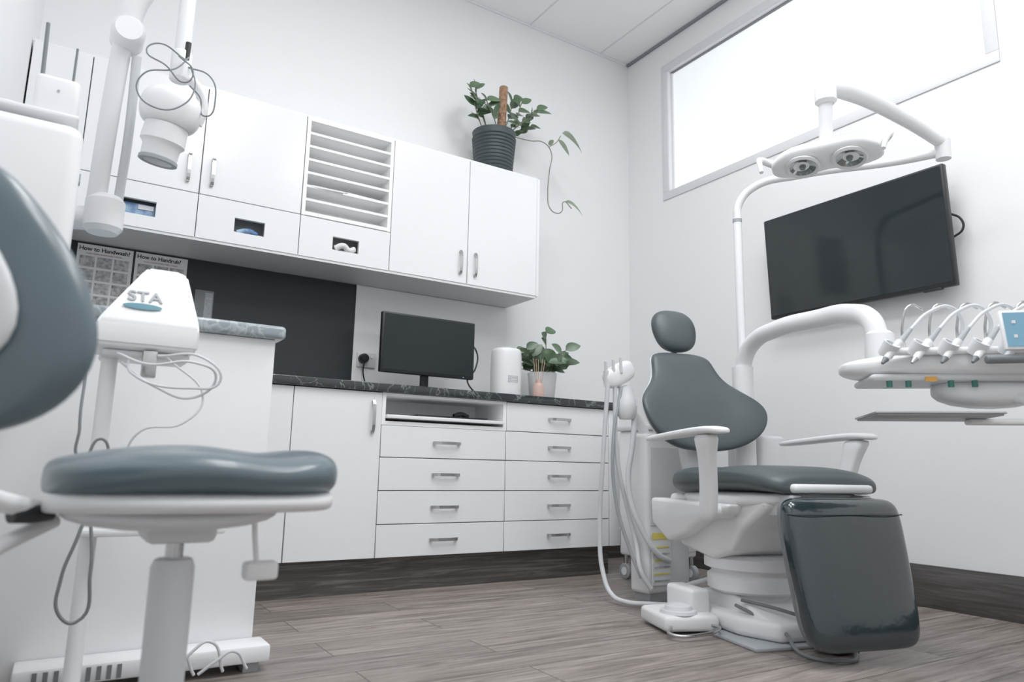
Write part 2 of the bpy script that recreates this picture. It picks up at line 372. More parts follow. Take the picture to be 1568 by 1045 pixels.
# outlet
r=root('power_outlet'); box('plate',r,(1.325,YB-.022,1.07),(1.43,YB-.0125,1.15),'plas2',.003)
box('switch',r,(1.40,YB-.025,1.12),(1.412,YB-.0215,1.135),'plas',.001)
lathe('plug',r,[(0,.045),(.02,.043),(.026,.03),(.026,0),(0,0)],'black',(1.355,YB-.022,1.115),(pi/2,0,0))
tube('plug_lead',r,[(1.355,YB-.06,1.11),(1.35,YB-.05,1.05),(1.37,YB-.03,.99),(1.38,YB-.03,.935)],.004,'black')
# monitor
r=root('computer_monitor',(1.605,3.36,.924))
box('bezel',r,(-.268,-.02,.092),(.268,.012,.402),'black',.006)
box('screen',r,(-.256,-.0215,.108),(.256,-.019,.392),'mscr')
box('back_bulge',r,(-.16,.012,.15),(.16,.05,.34),'black',.02)
box('stand_neck',r,(-.022,.02,.01),(.022,.045,.2),'black',.006)
lathe('stand_foot',r,[(0,.016),(.05,.014),(.11,.006),(.112,0),(0,0)],'black',(0,.01,.001))
tube('video_cable',r,[(.22,.03,.3),(.30,.03,.27),(.29,.01,.15),(.24,0,.1),(.26,-.02,.04),(.33,-.03,.008)],.0045,'black')
box('led',r,(.20,-.0222,.098),(.206,-.0205,.102),'blue')
r=root('air_purifier',(2.07,3.33,.924))
pad('body',r,[(.001,.078,.07,0,0),(.01,.085,.078,0,0),(.15,.086,.079,0,0),(.26,.084,.077,0,0),(.278,.078,.07,0,0),(.283,.05,.045,0,0)],'plas',p=2.3,sub=2)
lathe('top_ring',r,[(0,.0),(.045,.0),(.048,.004),(.04,.006),(.0,.005)],'plas2',(0,0,.282))
for a in range(8):
    for c in range(5): cyl('grille_%d_%d'%(a,c),r,(-.03+.008*a,-.074,.09+.008*c),(-.03+.008*a,-.0805,.09+.008*c),.0018,'grey',seg=8)
# ------------------------------------------------------------------ plants
def leafmesh(bm,base,direc,up,L,W,droop=.25,n=6):
    d=Vector(direc).normalized(); u_=Vector(up); s=d.cross(u_).normalized(); nrm=s.cross(d).normalized()
    rows=[]
    for k in range(n+1):
        t=k/n; w=W*math.sin(pi*min(1,t**.8))**.75 if 0<t<1 else W*.03
        c=Vector(base)+d*(L*t)-Vector((0,0,1))*(droop*L*t*t)
        rows.append([bm.verts.new(c-s*w/2+nrm*w*.12),bm.verts.new(c),bm.verts.new(c+s*w/2+nrm*w*.12)])
    for a,b_ in zip(rows,rows[1:]):
        bm.faces.new((a[0],a[1],b_[1],b_[0])); bm.faces.new((a[1],a[2],b_[2],b_[1]))
def sprig(bm,stems,pts,nleaf,L,W,par,nm,rs=.003,spread=1.):
    tube(nm,par,pts,rs,'stem')
    for k in range(nleaf):
        t=(k+1)/nleaf; t=.3+.7*t; f=min(t,.999)*(len(pts)-1); i=min(int(f),len(pts)-2); q=Vector(pts[i]).lerp(Vector(pts[i+1]),f-i)
        ax=(Vector(pts[-1])-Vector(pts[0])).normalized()
        a=random.uniform(0,2*pi) if k<nleaf-1 else 0
        side=Vector((math.cos(a),math.sin(a)*.5,random.uniform(-.1,.6)))
        d=(ax*.5+side*spread).normalized()
        leafmesh(bm,q,d,(random.uniform(-.4,.4),-.9,.6),L*random.uniform(.75,1.15),W*random.uniform(.8,1.1),random.uniform(.05,.4))
r=root('potted_zz_plant',(2.03,3.46,2.25))
lathe('pot',r,[(0,0),(.10,0),(.108,.01),(.118,.12),(.128,.255),(.132,.27),(.124,.27),(.118,.235),(0,.235)],'pot')
for k in range(11): lathe('rib_%d'%k,r,[(.1085+.0018*k,.02+.021*k-.005),(.1145+.0018*k,.02+.021*k),(.1085+.0018*k,.02+.021*k+.005)],'pot')
lathe('soil',r,[(0,.24),(.119,.238)],'soil')
cyl('coir_pole',r,(.02,-.04,.20),(.035,-.04,.57),.026,'coir',bev=.006)
bm=bmesh.new()
sts=[((-.05,-.02,.24),(-.10,-.03,.36),(-.20,-.05,.49)),((-.03,0,.24),(-.09,0,.38),(-.14,0,.52)),((.03,-.0,.24),(.12,-.03,.36),(.17,-.03,.51)),
((.05,0,.24),(.17,0,.38),(.29,-.02,.51)),((0,-.06,.24),(-.07,-.10,.33),(-.13,-.12,.40)),((.04,-.06,.24),(.12,-.10,.33),(.22,-.13,.42)),((.02,.02,.24),(.10,.02,.38),(.13,.0,.54)),
((-.06,0,.24),(-.12,-.02,.33),(-.17,-.05,.40)),((.06,0,.24),(.16,.0,.31),(.24,-.03,.38))]
for k,s in enumerate(sts): sprig(bm,None,s,7,.10,.052,r,'stem_%d'%k)
fin('leaves',bm,'leaf',r,smooth=True)
tube('trailing_vine',r,[(.10,-.06,.26),(.20,-.09,.25),(.29,-.10,.26),(.345,-.10,.22),(.33,-.11,.08),(.32,-.11,-.06),(.335,-.11,-.15),(.38,-.11,-.175),(.425,-.11,-.155),(.44,-.11,-.09),(.50,-.11,-.12)],.0028,'stem')
tube('vine_branch',r,[(.33,-.10,.24),(.39,-.10,.29),(.42,-.10,.34)],.0024,'stem')
bm=bmesh.new()
leafmesh(bm,(.43,-.10,.36),(.55,-.2,.0),(0,-1,.3),.13,.06,.9); leafmesh(bm,(.40,-.10,.31),(.6,-.2,-.6),(0,-1,.3),.10,.045,.3)
leafmesh(bm,(.45,-.11,-.085),(.8,-.2,.1),(0,-1,.3),.12,.03,.8)
leafmesh(bm,(.33,-.10,.25),(.3,-.3,.8),(0,-1,.3),.06,.03,.3)
fin('vine_leaves',bm,'leaf2',r,smooth=True)
r=root('potted_houseplant',(2.32,3.34,.924))
lathe('pot',r,[(0,0),(.062,0),(.07,.01),(.083,.15),(.085,.165),(.078,.165),(.072,.14),(0,.14)],'potw')
lathe('soil',r,[(0,.143),(.073,.142)],'soil')
bm=bmesh.new()
for k in range(16):
    a=2*pi*k/16; rr=random.uniform(.08,.18); h=random.uniform(.18,.30)
    sprig(bm,None,((0,0,.14),(rr*.4*math.cos(a),rr*.4*math.sin(a),.14+.6*(h-.14)),(rr*math.cos(a),rr*math.sin(a),h)),5,.10,.058,r,'stem_%d'%k,.0022,.9)
sprig(bm,None,((0,0,.14),(.01,-.02,.30),(.0,-.03,.40)),4,.09,.06,r,'stem_tall',.0025)
fin('leaves',bm,'leaf',r,smooth=True)
r=root('reed_diffuser',(2.20,3.20,.924))
lathe('bottle',r,[(0,0),(.03,0),(.032,.01),(.032,.07),(.026,.085),(.014,.09),(.014,.105),(0,.105)],'glassy')
for k in range(5): cyl('reed_%d'%k,r,(.004*(k-2),0,.02),(.02*(k-2),.006*(k%3-1),.22),.0016,'wood',seg=8)
# ------------------------------------------------------------------ TV
r=root('wall_television',(3.20,1.957,1.365),rot=(0,-.055,0))
box('panel',r,(-.03,-.47,0),(.005,.47,.545),'black',.006)
box('screen',r,(-.0315,-.46,.018),(-.029,.46,.535),'scr')
box('rear_housing',r,(.004,-.30,.06),(.035,.30,.40),'black',.01)
box('wall_bracket',r,(.03,-.12,.15),(.068,.12,.38),'mid',.004)
box('sensor',r,(-.032,-.41,.002),(-.01,-.33,-.008),'black',.002)
tube('side_cable',r,[(.03,-.45,.33),(.04,-.485,.30),(.04,-.49,.25),(.03,-.45,.22)],.005,'black')
# ------------------------------------------------------------------ dental chair
ch=root('dental_chair',(2.25,1.85,0),-.25)
def rec(z): return .255+(z-.63)*.46
bk=[(v,hw,th,rec(v),wr,xc) for v,hw,th,wr,xc in [(.640,.05,.012,.0,-.02),(.648,.12,.025,.01,-.02),(.67,.19,.036,.03,-.02),(.71,.25,.042,.065,-.02),(.76,.285,.044,.09,-.02),(.81,.298,.044,.10,-.02),(.85,.29,.043,.09,-.02),(.885,.255,.041,.07,-.02),(.92,.21,.038,.045,-.02),(.955,.175,.036,.025,-.02),(1.0,.158,.034,.015,-.02),(1.04,.152,.032,.010,-.02),(1.065,.138,.026,.006,-.02),(1.078,.105,.016,0,-.02),(1.082,.06,.010,0,-.02)]]
pad('backrest_pad',ch,bk,'uph',p=2.8,sub=2)
pad('backrest_shell',ch,[(v,hw*.93,th*.6,yc+th*1.1,wr,xc) for v,hw,th,yc,wr,xc in bk],'plas',p=2.8,sub=1)
tube('headrest_bar',ch,[(-.02,.46,1.0),(-.02,.50,1.10),(-.02,.52,1.2)],.014,'chrome')
mt=Matrix.Translation((-.02,.50,1.19))@Matrix.Rotation(-.35,4,'X')
pad('headrest_pad',ch,[(-.106,.03,.012,0,0),(-.096,.07,.03,0,.004),(-.066,.098,.044,0,.008),(0,.112,.055,0,.01),(.055,.106,.05,0,.008),(.09,.078,.036,0,.004),(.104,.035,.014,0,0)],'uph',p=2.2,sub=2,mt=mt)
mt=Matrix(((1,0,0,0),(0,0,-1,0),(0,1,0,0),(0,0,0,1)))
seat=[(-.25,.10,.02,.505,0),(-.24,.17,.035,.508,0),(-.20,.225,.052,.512,-.01),(-.09,.258,.058,.518,-.014),(.0,.252,.052,.522,-.014),(.06,.238,.044,.525,-.010),(.12,.236,.050,.536,-.006),(.28,.230,.046,.538,0),(.37,.224,.040,.535,0.01),(.415,.20,.034,.527,0.01),(.428,.17,.02,.52,0.01)]
pad('seat_pad',ch,seat,'uph',p=3.2,sub=2,mt=mt)
pad('seat_base_shell',ch,[(-.19,.15,.02,.465,0),(-.17,.20,.03,.46,0),(0,.23,.032,.458,0),(.2,.22,.03,.464,0),(.36,.19,.026,.472,0),(.385,.15,.018,.478,0)],'plas',p=3.5,sub=1,mt=mt)
leg=[(.045,.14,.016,-.545,0),(.052,.178,.030,-.543,0),(.08,.202,.040,-.538,0),(.15,.210,.043,-.525,0),(.28,.216,.044,-.50,0),(.40,.220,.044,-.478,0),(.455,.218,.040,-.468,0),(.478,.200,.030,-.463,0),(.486,.15,.016,-.46,0)]
leg=[L+(-.012,) for L in leg]
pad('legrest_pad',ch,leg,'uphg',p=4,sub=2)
pad('legrest_shell',ch,[(v,hw*.95,th*.5,yc+th*.95,0,xc) for v,hw,th,yc,wr,xc in leg],'mid',p=4,sub=1)
tube('legrest_seam',ch,[(-.232,-.49,.435),(-.21,-.512,.435),(-.012,-.518,.435),(.19,-.512,.435),(.208,-.49,.435)],.0018,'black')
box('legrest_bar',ch,(-.16,-.45,.497),(.15,-.405,.525),'plas',.012,3)
for s in (-1,1): box('legrest_hinge_%d'%(s+1),ch,(s*.14-.02,-.43,.42),(s*.14+.02,-.30,.49),'plas2',.008)
for s,nm,x,oy,px in ((-1,'a',-.35,0,-.30),(1,'b',.285,.03,.245)):
    o=pad('armrest_top_'+nm,ch,[(-.13-oy,.018,.006,.675,0,x),(-.12-oy,.028,.010,.677,0,x),(-.02-oy,.034,.012,.682,0,x),(.15-oy,.038,.013,.692,0,x),(.28-oy,.040,.013,.697,0,x),(.34-oy,.036,.012,.692,0,x),(.352-oy,.022,.007,.689,0,x)],'plas',p=3,sub=1,mt=mt)
    pad('armrest_post_'+nm,ch,[(.39,.016,.03,-.17,0,px),(.41,.021,.040,-.175,0,px),(.50,.022,.036,-.20,0,px+.2*(x-px)),(.60,.022,.034,-.225,0,px+.6*(x-px)),(.65,.026,.044,-.24,0,px+.85*(x-px)),(.686,.032,.055,-.25,0,x)],'plas',p=3.2,sub=1)
    tube('armrest_pivot_'+nm,ch,[(s*.20,-.16,.425),(px,-.165,.425)],.026,'plas')
prof=[(.27,.47),(.27,.36),(.19,.275),(-.02,.245),(-.14,.285),(-.20,.36),(-.34,.44),(-.34,.47)]
prism('chassis_housing',ch,[(a,b) for a,b in prof],-.19,.19,'plas','x',.018,3)
prof=[(.31,.45),(.30,.35),(.18,.29),(.06,.33),(-.06,.39),(-.20,.415),(-.22,.45)]
prism('chassis_side_l',ch,prof,-.255,-.18,'plas','x',.015,3)
prism('chassis_side_r',ch,prof,.18,.255,'plas','x',.015,3)
tube('rear_support',ch,[(-.02,.18,.42),(-.02,.33,.52),(-.02,.40,.70),(-.02,.45,.90)],.045,'plas2')
lathe('lift_collar',ch,[(0,.13),(.15,.13),(.165,.14),(.165,.185),(.15,.195),(.15,.205),(.175,.215),(.175,.25),(.155,.262),(0,.262)],'plas')
lathe('lift_column',ch,[(0,0),(.12,0),(.13,.02),(.125,.14),(0,.14)],'plas')
prism('base_cover',ch,[(-.19,-.16),(-.12,-.30),(.12,-.30),(.19,-.16),(.19,.20),(.10,.30),(-.10,.30),(-.19,.20)],.012,.075,'plas','z',.02,3)
box('base_plate',ch,(-.24,-.33,.0),(.24,.40,.012),'grey',.004)
prism('base_wedge',ch,[(-.28,.02),(-.27,.07),(-.05,.13),(.15,.12),(.25,.02)],-.13,.13,'plas','x',.012,3)
fx,fy=-.29,.05
prism('foot_control_body',ch,[(fx-.11,fy-.10),(fx+.09,fy-.13),(fx+.12,fy+.02),(fx+.10,fy+.14),(fx-.09,fy+.12)],.008,.062,'plas','z',.015,3)
prism('foot_control_riser',ch,[(fx+.02,fy-.06),(fx+.10,fy-.06),(fx+.10,fy+.12),(fx+.02,fy+.12)],.05,.14,'plas','z',.015,3)
lathe('foot_control_disc',ch,[(0,.03),(.03,.03),(.045,.024),(.05,.012),(.062,.01),(.066,0),(0,0)],'plas2',(fx-.025,fy-.045,.062))
tube('foot_control_handle',ch,[(fx-.10,fy-.12,.03),(fx-.13,fy-.17,.02),(fx-.03,fy-.20,.02),(fx+.06,fy-.17,.03),(fx+.06,fy-.11,.03)],.006,'chrome')
box('foot_lever',ch,(-.06,-.40,.018),(.08,-.345,.03),'chrome',.003)
box('foot_lever_black',ch,(-.02,-.43,.004),(.07,-.34,.017),'black',.003)
tube('floor_cable',ch,[(-.15,-.10,.10),(-.10,-.28,.05),(-.13,-.42,.008),(-.06,-.50,.008),(.02,-.47,.008),(.05,-.35,.06),(-.05,-.25,.10),(-.14,-.12,.12)],.006,'mid')
tube('floor_hose',ch,[(fx+.05,fy+.12,.05),(fx+.12,fy+.18,.10),(fx+.2,fy+.1,.15)],.009,'hosew')
# ------------------------------------------------------------------ delivery column with light and instrument head
dl=root('dental_delivery_unit')
cx,cy=2.57,2.13
lathe('foot',dl,[(0,0),(.13,0),(.13,.02),(.09,.04),(0,.04)],'plas',(cx,cy,0))
cyl('column',dl,(cx,cy,.03),(cx,cy,1.02),.046,'plas')
cyl('column_collar',dl,(cx,cy,.80),(cx,cy,.86),.051,'plas2',bev=.005)
cyl('light_post',dl,(cx,cy,1.0),(cx,cy,1.72),.019,'plas')
cyl('light_post_joint',dl,(cx,cy,1.70),(cx,cy,1.715),.021,'grey')
tube('delivery_arm',dl,[(cx,cy,.98),(cx-.005,cy-.02,1.06),(cx-.02,cy-.08,1.12),(cx-.07,cy-.24,1.15),(cx-.14,cy-.48,1.145),(cx-.195,cy-.65,1.13),(cx-.225,cy-.74,1.09),(cx-.235,cy-.77,1.02)],.036,'plas',res=12)
lathe('delivery_joint',dl,[(0,.05),(.035,.05),(.045,.04),(.05,-.07),(.04,-.08),(0,-.08)],'plas',(cx-.235,cy-.775,.99))
box('utility_box',dl,(2.62,2.08,.02),(2.78,2.28,.72),'plas2',.015,3)
jx,jy=2.93,1.38
tube('light_lower_arm',dl,[(cx,cy,1.70),(cx+.005,cy-.01,1.79),(cx+.04,cy-.07,1.86),(cx+.12,cy-.25,1.875),(jx-.06,jy+.14,1.86),(jx,jy,1.86)],.018,'plas',res=12)
lathe('light_joint',dl,[(0,-.03),(.028,-.03),(.03,.05),(.022,.06),(0,.06)],'plas',(jx,jy,1.86))
tube('light_upper_arm',dl,[(jx,jy,1.90),(2.70,1.40,1.945),(2.36,1.43,1.97),(2.26,1.44,1.955)],.024,'plas',radii=[1,1.15,1.35,1.2])
lathe('light_elbow',dl,[(0,.03),(.03,.028),(.038,.015),(.038,-.05),(.028,-.06),(0,-.06)],'plas',(2.25,1.445,1.95))
cyl('light_drop',dl,(2.25,1.445,1.93),(2.26,1.46,1.745),.024,'plas')
lh=root('lamp_head',(2.262,1.465,1.700)); lh.parent=dl; lh.scale=(.88,.88,.88)
lh.rotation_euler=(Matrix.Rotation(-1.15,4,'Z')@Matrix.Rotation(-.30,4,'X')).to_euler()
mtx=Matrix(((0,0,1,0),(1,0,0,0),(0,1,0,0),(0,0,0,1)))
pad('lamp_shell',lh,[(-.215,.02,.012,-.02,0),(-.205,.045,.022,-.018,0),(-.15,.082,.032,-.004,0),(-.088,.088,.036,.002,0),(0,.072,.038,.010,0),(.088,.088,.036,.002,0),(.15,.082,.032,-.004,0),(.205,.045,.022,-.018,0),(.215,.02,.012,-.02,0)],'plas',p=2.6,sub=1,mt=mtx)
for s in (-1,1):
    lathe('lamp_bezel_%d'%(s+1),lh,[(.048,0),(.066,.002),(.070,-.006),(.062,-.014),(.052,-.008),(.048,0)],'plas2',(s*.090,-.004,-.034))
    lathe('lamp_reflector_%d'%(s+1),lh,[(0,.006),(.02,.004),(.04,-.002),(.058,-.010)],'lens',(s*.090,-.004,-.034))
    lathe('lamp_bulb_%d'%(s+1),lh,[(0,-.016),(.010,-.014),(.013,-.004),(.013,.004),(0,.004)],'mid',(s*.090,-.004,-.034))
    tube('lamp_handle_%d'%(s+1),lh,[(s*.18,0,-.01),(s*.225,-.03,.0),(s*.245,-.08,-.02),(s*.235,-.115,-.07),(s*.225,-.12,-.12)],.012,'plas',radii=[1.5,1.3,1.1,.9,.7])
ih=root('instrument_head',(2.23,1.09,.012)); ih.parent=dl; ih.rotation_euler=(0,0,-.80)
mh=Matrix(((0,0,1,0),(1,0,0,0),(0,1,0,0),(0,0,0,1)))
pad('head_body',ih,[(-.30,.03,.010,.865,0),(-.29,.07,.020,.862,0),(-.22,.12,.034,.862,0),(-.05,.15,.042,.866,0),(.15,.155,.046,.868,0),(.30,.14,.045,.87,0),(.36,.08,.03,.87,0),(.37,.03,.012,.87,0)],'plas',p=3,sub=1,mt=mh)
box('head_under_plate',ih,(-.24,-.12,.815),(.28,.11,.835),'plas2',.010,3)
pad('head_belly',ih,[(-.05,.05,.02,.80,0),(.0,.09,.04,.79,0),(.12,.10,.045,.785,0),(.22,.08,.035,.79,0),(.26,.04,.015,.80,0)],'plas',p=2.6,sub=1,mt=mh)
for k,x in enumerate((-.19,-.14,-.03,.03)):
    cyl('valve_%d'%k,ih,(x,-.105,.797),(x,-.105,.82),.008,'green',seg=16)
box('orange_tag',ih,(-.10,-.123,.812),(-.07,-.119,.825),'orange')
box('holder_rail',ih,(-.22,-.16,.885),(.20,-.125,.905),'plas',.008,3)
for k in range(5):
    x=-.20+k*.075
    lathe('holder_cup_%d'%k,ih,[(.016,-.02),(.021,-.02),(.023,.02),(.017,.02),(.015,0),(.016,-.02)],'plas2',(x,-.16,.90),(.5,.5,0))
    a=Vector((x-.015,-.185,.868)); c=Vector((x+.075,-.11,.965))
    cyl('handpiece_%d'%k,ih,a,a.lerp(c,.55),.009,'plas' if k%2 else 'plas2',r1=.012,seg=20)
    cyl('handpiece_tip_%d'%k,ih,a,a-(c-a)*.14,.009,'mid' if k!=1 else 'chrome',r1=.004,seg=16)
    cyl('handpiece_end_%d'%k,ih,a.lerp(c,.55),c,.010,'grey',r1=.006,seg=16)
    tube('instrument_hose_%d'%k,ih,[tuple(c),tuple(c+Vector((.06,.03,.055))),tuple(c+Vector((.13,.06,.075))),tuple(c+Vector((.17,.10,.02))),(x+.2,.10,.90)],.0052,'hosew')
    tube('whip_arm_%d'%k,ih,[(x+.1,.03,.90),(x+.085,.0,1.0),(x+.11,.0,1.06),(x+.15,.02,1.05)],.004,'chrome')
box('tablet',ih,(.065,-.22,.880),(.215,-.205,.995),'plas',.006,rot=(-.2,0,0))
box('tablet_display',ih,(.073,-.2235,.890),(.207,-.2185,.987),'tablet',rot=(-.2,0,0))
for k in range(3):
  for c in range(2): box('tablet_icon_%d_%d'%(k,c),ih,(.09+.035*k,-.228+.006*c-.002,.915+.04*c),(.098+.035*k,-.222+.006*c,.923+.04*c),'plas')
cyl('grip_handle',ih,(.02,-.222,.858),(.20,-.207,.862),.012,'mid',bev=.004)
tube('grip_mount',ih,[(.05,-.215,.86),(.06,-.15,.865)],.012,'plas')
tube('tray_arm',ih,[(.06,-.02,.79),(.13,-.06,.775),(.165,-.10,.755),(.17,-.11,.725),(.168,-.11,.69)],.018,'plas')
box('tray_bracket',ih,(.0,-.135,.690),(.19,-.085,.706),'plas',.006)
box('instrument_tray',ih,(-.26,-.24,.706),(.045,.0,.712),'grey',.0025)
box('instrument_tray_rim',ih,(-.265,-.245,.711),(.05,.005,.717),'chrome',.002)
# ------------------------------------------------------------------ assistant arm and service box
a=root('assistant_suction_unit')
box('service_box',a,(2.22,2.38,.03),(2.48,2.50,.72),'plas',.02,3)
box('service_box_foot',a,(2.24,2.39,.0),(2.46,2.49,.032),'grey')
box('service_box_panel',a,(2.235,2.372,.32),(2.465,2.381,.66),'plas2',.004)
box('warning_label',a,(2.235,2.368,.07),(2.345,2.373,.29),'paper'); box('warning_stripe',a,(2.235,2.366,.262),(2.345,2.369,.29),'yellow')
for k in range(6): box('warning_line_%d'%k,a,(2.245,2.366,.085+.028*k),(2.335,2.369,.092+.028*k),'yellow' if k%2 else 'inkg')
tube('holder_arm',a,[(2.30,2.46,.70),(2.24,2.47,.80),(2.17,2.46,.86),(2.15,2.455,.93)],.022,'plas')
pad('holder_head',a,[(-.10,.02,.012,0,0),(-.085,.045,.028,0,0),(.0,.05,.035,0,0),(.06,.045,.03,0,0),(.08,.025,.015,0,0)],'plas',p=3,sub=1,mt=Matrix.Translation((2.13,2.45,.985))@Matrix.Rotation(1.1,4,'Y'))
lathe('cup_filter',a,[(0,-.08),(.032,-.08),(.042,-.06),(.042,0),(.033,.02),(.028,.06),(0,.06)],'plas2',(2.15,2.43,.86))
for k in range(3):
    x=2.04+.035*k
    cyl('suction_tip_%d'%k,a,(x,2.44-.01*k,.985),(x-.012,2.43-.01*k,1.03+.01*k),.008,'plas2',r1=.006)
    cyl('suction_body_%d'%k,a,(x+.012,2.45,.92),(x,2.44,.99),.012,'plas2')
tube('suction_hose_0',a,[(2.05,2.44,.93),(2.055,2.48,.61),(2.07,2.52,.30),(2.07,2.50,.12),(2.07,2.44,.035),(2.08,2.36,.018),(2.14,2.28,.018),(2.2,2.22,.02)],.010,'hosew')
tube('suction_hose_1',a,[(2.09,2.44,.93),(2.12,2.46,.60),(2.18,2.46,.38),(2.20,2.43,.24),(2.19,2.39,.13),(2.22,2.36,.06)],.010,'hosew')
tube('suction_hose_2',a,[(2.19,2.42,.84),(2.17,2.41,.70),(2.15,2.42,.48),(2.19,2.38,.30),(2.26,2.355,.20),(2.33,2.36,.17)],.012,'hosew')
tube('suction_hose_3',a,[(2.12,2.43,.92),(2.09,2.45,.70),(2.12,2.47,.42),(2.17,2.44,.22),(2.20,2.40,.10)],.008,'hose')
c=root('mobile_instrument_cart',(2.72,2.84,0),.0)
box('body',c,(-.15,-.13,.12),(.15,.13,.76),'plas',.015,3)
box('top',c,(-.165,-.145,.76),(.165,.145,.79),'plas2',.01)
for k in range(3): box('drawer_%d'%k,c,(-.14,-.138,.15+.2*k),(.14,-.129,.335+.2*k),'cab',.004)
box('black_handle',c,(-.19,-.165,.59),(-.08,-.135,.615),'black',.004)
for i,(x,y) in enumerate(((-.13,-.11),(.13,-.11),(-.13,.10),(.13,.10))):
    cyl('castor_stem_%d'%i,c,(x,y,.05),(x,y,.13),.012,'chrome'); cyl('castor_wheel_%d'%i,c,(x-.014,y,.04),(x+.014,y,.04),.04,'grey',bev=.004); cyl('castor_hub_%d'%i,c,(x-.016,y,.04),(x+.016,y,.04),.02,'plas')
# ------------------------------------------------------------------ anaesthesia device on stand
s=root('dental_anaesthesia_unit')
lathe('stand_base',s,[(0,0),(.14,0),(.145,.01),(.10,.03),(.03,.045),(0,.045)],'plas',(.09,1.86,0))
cyl('stand_post',s,(.09,1.86,.04),(.09,1.86,.80),.017,'plas')
box('stand_tray',s,(.07,1.78,.395),(.36,1.96,.412),'plas',.006)
box('mount_plate',s,(.07,1.80,.785),(.25,1.93,.80),'plas2',.005)
bm=bmesh.new()
def rect(z,x0,x1,y0,y1): return [bm.verts.new(p) for p in ((x0,y0,z),(x1,y0,z),(x1,y1,z),(x0,y1,z))]
R=[rect(.80,.06,.25,1.80,1.94),rect(.81,.05,.262,1.78,1.95),rect(.855,.052,.262,1.775,1.95),rect(.875,.062,.260,1.785,1.95),rect(1.00,.140,.236,1.86,1.95),rect(1.012,.150,.220,1.87,1.945)]
for A,B in zip(R,R[1:]):
    for k in range(4): bm.faces.new((A[k],A[(k+1)%4],B[(k+1)%4],B[k]))
bm.faces.new(R[0]); bm.faces.new(R[-1])
bmesh.ops.bevel(bm,geom=bm.edges[:],offset=.005,segments=2,affect='EDGES')
fin('device_body',bm,'plas',s,smooth=True,ang=.7)
an=math.atan2(.125,.075)
text('logo_text',s,'STA',.042,(.108,1.8075,.917),'grey',rot=(an,0,0),ext=.0006,bold=.0006)
lathe('logo_oval',s,[(0,.002),(1,.001),(1,0)],'teal',(0,0,0)).matrix_local=Matrix.Translation((.140,1.7975,.902))@Matrix.Rotation(an,4,'X')@Matrix.Diagonal((.040,.009,.8,1))
tube('coil_1',s,[(.10,1.79,.79),(.16,1.74,.765),(.25,1.72,.775),(.30,1.74,.75),(.26,1.76,.70),(.18,1.77,.72),(.11,1.79,.77)],.003,'plas2')
tube('coil_2',s,[(.18,1.78,.79),(.27,1.74,.79),(.31,1.74,.74),(.25,1.75,.72),(.13,1.76,.745),(.12,1.78,.78)],.003,'plas2')
tube('coil_3',s,[(.2,1.79,.79),(.28,1.76,.70),(.24,1.75,.64),(.16,1.76,.62),(.13,1.78,.55)],.0025,'plas2')
tube('power_cord',s,[(.045,1.78,.74),(.045,1.74,.62),(.055,1.74,.56),(.085,1.74,.60),(.10,1.74,.585),(.09,1.76,.53)],.003,'mid')
tube('power_cord_2',s,[(.09,1.76,.50),(.065,1.74,.40),(.045,1.74,.32),(.05,1.74,.25),(.08,1.74,.235),(.095,1.74,.33),(.085,1.76,.44)],.0035,'mid')
box('clamp',s,(.15,1.78,.74),(.18,1.80,.80),'chrome',.003)
# ------------------------------------------------------------------ dispenser & router
d=root('paper_towel_dispenser')
box('housing',d,(XL+.002,1.80,.92),(-.015,2.12,1.30),'plas',.03,4)
box('lower_lip',d,(XL+.002,1.82,.90),(-.06,2.10,.93),'plas2',.01)
box('key_plate',d,(-.016,1.9,1.20),(-.012,1.93,1.22),'grey')
d=root('wifi_router')
box('shelf',d,(XL+.002,1.86,1.335),(-.03,2.06,1.345),'plas',.003)
box('case',d,(-.125,1.88,1.346),(-.035,2.02,1.44),'plas',.012,3)
cyl('antenna',d,(-.115,1.95,1.40),(-.12,1.95,1.60),.005,'mid',r1=.0045)
cyl('antenna_thin',d,(-.055,2.0,1.43),(-.055,2.0,1.58),.003,'mid')
box('indicator',d,(-.08,1.878,1.40),(-.075,1.881,1.405),'grey')
# ------------------------------------------------------------------ x-ray
x=root('dental_xray_unit')
box('wall_plate',x,(XL+.002,2.33,1.05),(XL+.07,2.50,1.55),'plas',.02,3)
tube('wall_arm',x,[(XL+.05,2.42,1.25),(-.10,2.40,1.25),(.055,2.34,1.25)],.035,'plas')
lathe('lower_joint',x,[(0,-.055),(.04,-.055),(.052,-.04),(.052,.04),(.04,.055),(0,.055)],'plas',(.055,2.33,1.26))
tube('scissor_arm_a',x,[(.03,2.33,1.28),(.035,2.28,1.50),(.045,2.22,1.76)],.026,'plas')
tube('scissor_arm_b',x,[(.085,2.33,1.28),(.09,2.28,1.50),(.085,2.22,1.72)],.013,'plas2')
lathe('upper_joint',x,[(0,-.05),(.035,-.05),(.045,-.035),(.045,.035),(.035,.05),(0,.05)],'plas',(.055,2.21,1.77),(pi/2,0,0))
tube('horizontal_arm',x,[(.05,2.20,1.78),(.07,2.18,1.88),(.12,2.16,1.96),(.18,2.145,1.99),(.195,2.14,1.93)],.034,'plas',radii=[.9,1,1,.9,.7])
cyl('drop_rod',x,(.195,2.14,1.96),(.195,2.14,1.72),.022,'plas')
cyl('pivot_cap',x,(.205,2.12,1.70),(.207,2.12,1.755),.008,'black')
cyl('pivot',x,(.195,2.14,1.64),(.195,2.14,1.73),.028,'plas',bev=.006)
tube('yoke',x,[(.195,2.14,1.66),(.24,2.14,1.64),(.265,2.15,1.58),(.255,2.16,1.53)],.015,'plas')
hd=root('tube_head',(.185,2.165,1.555)); hd.parent=x; hd.rotation_euler=(.15,.12,0)
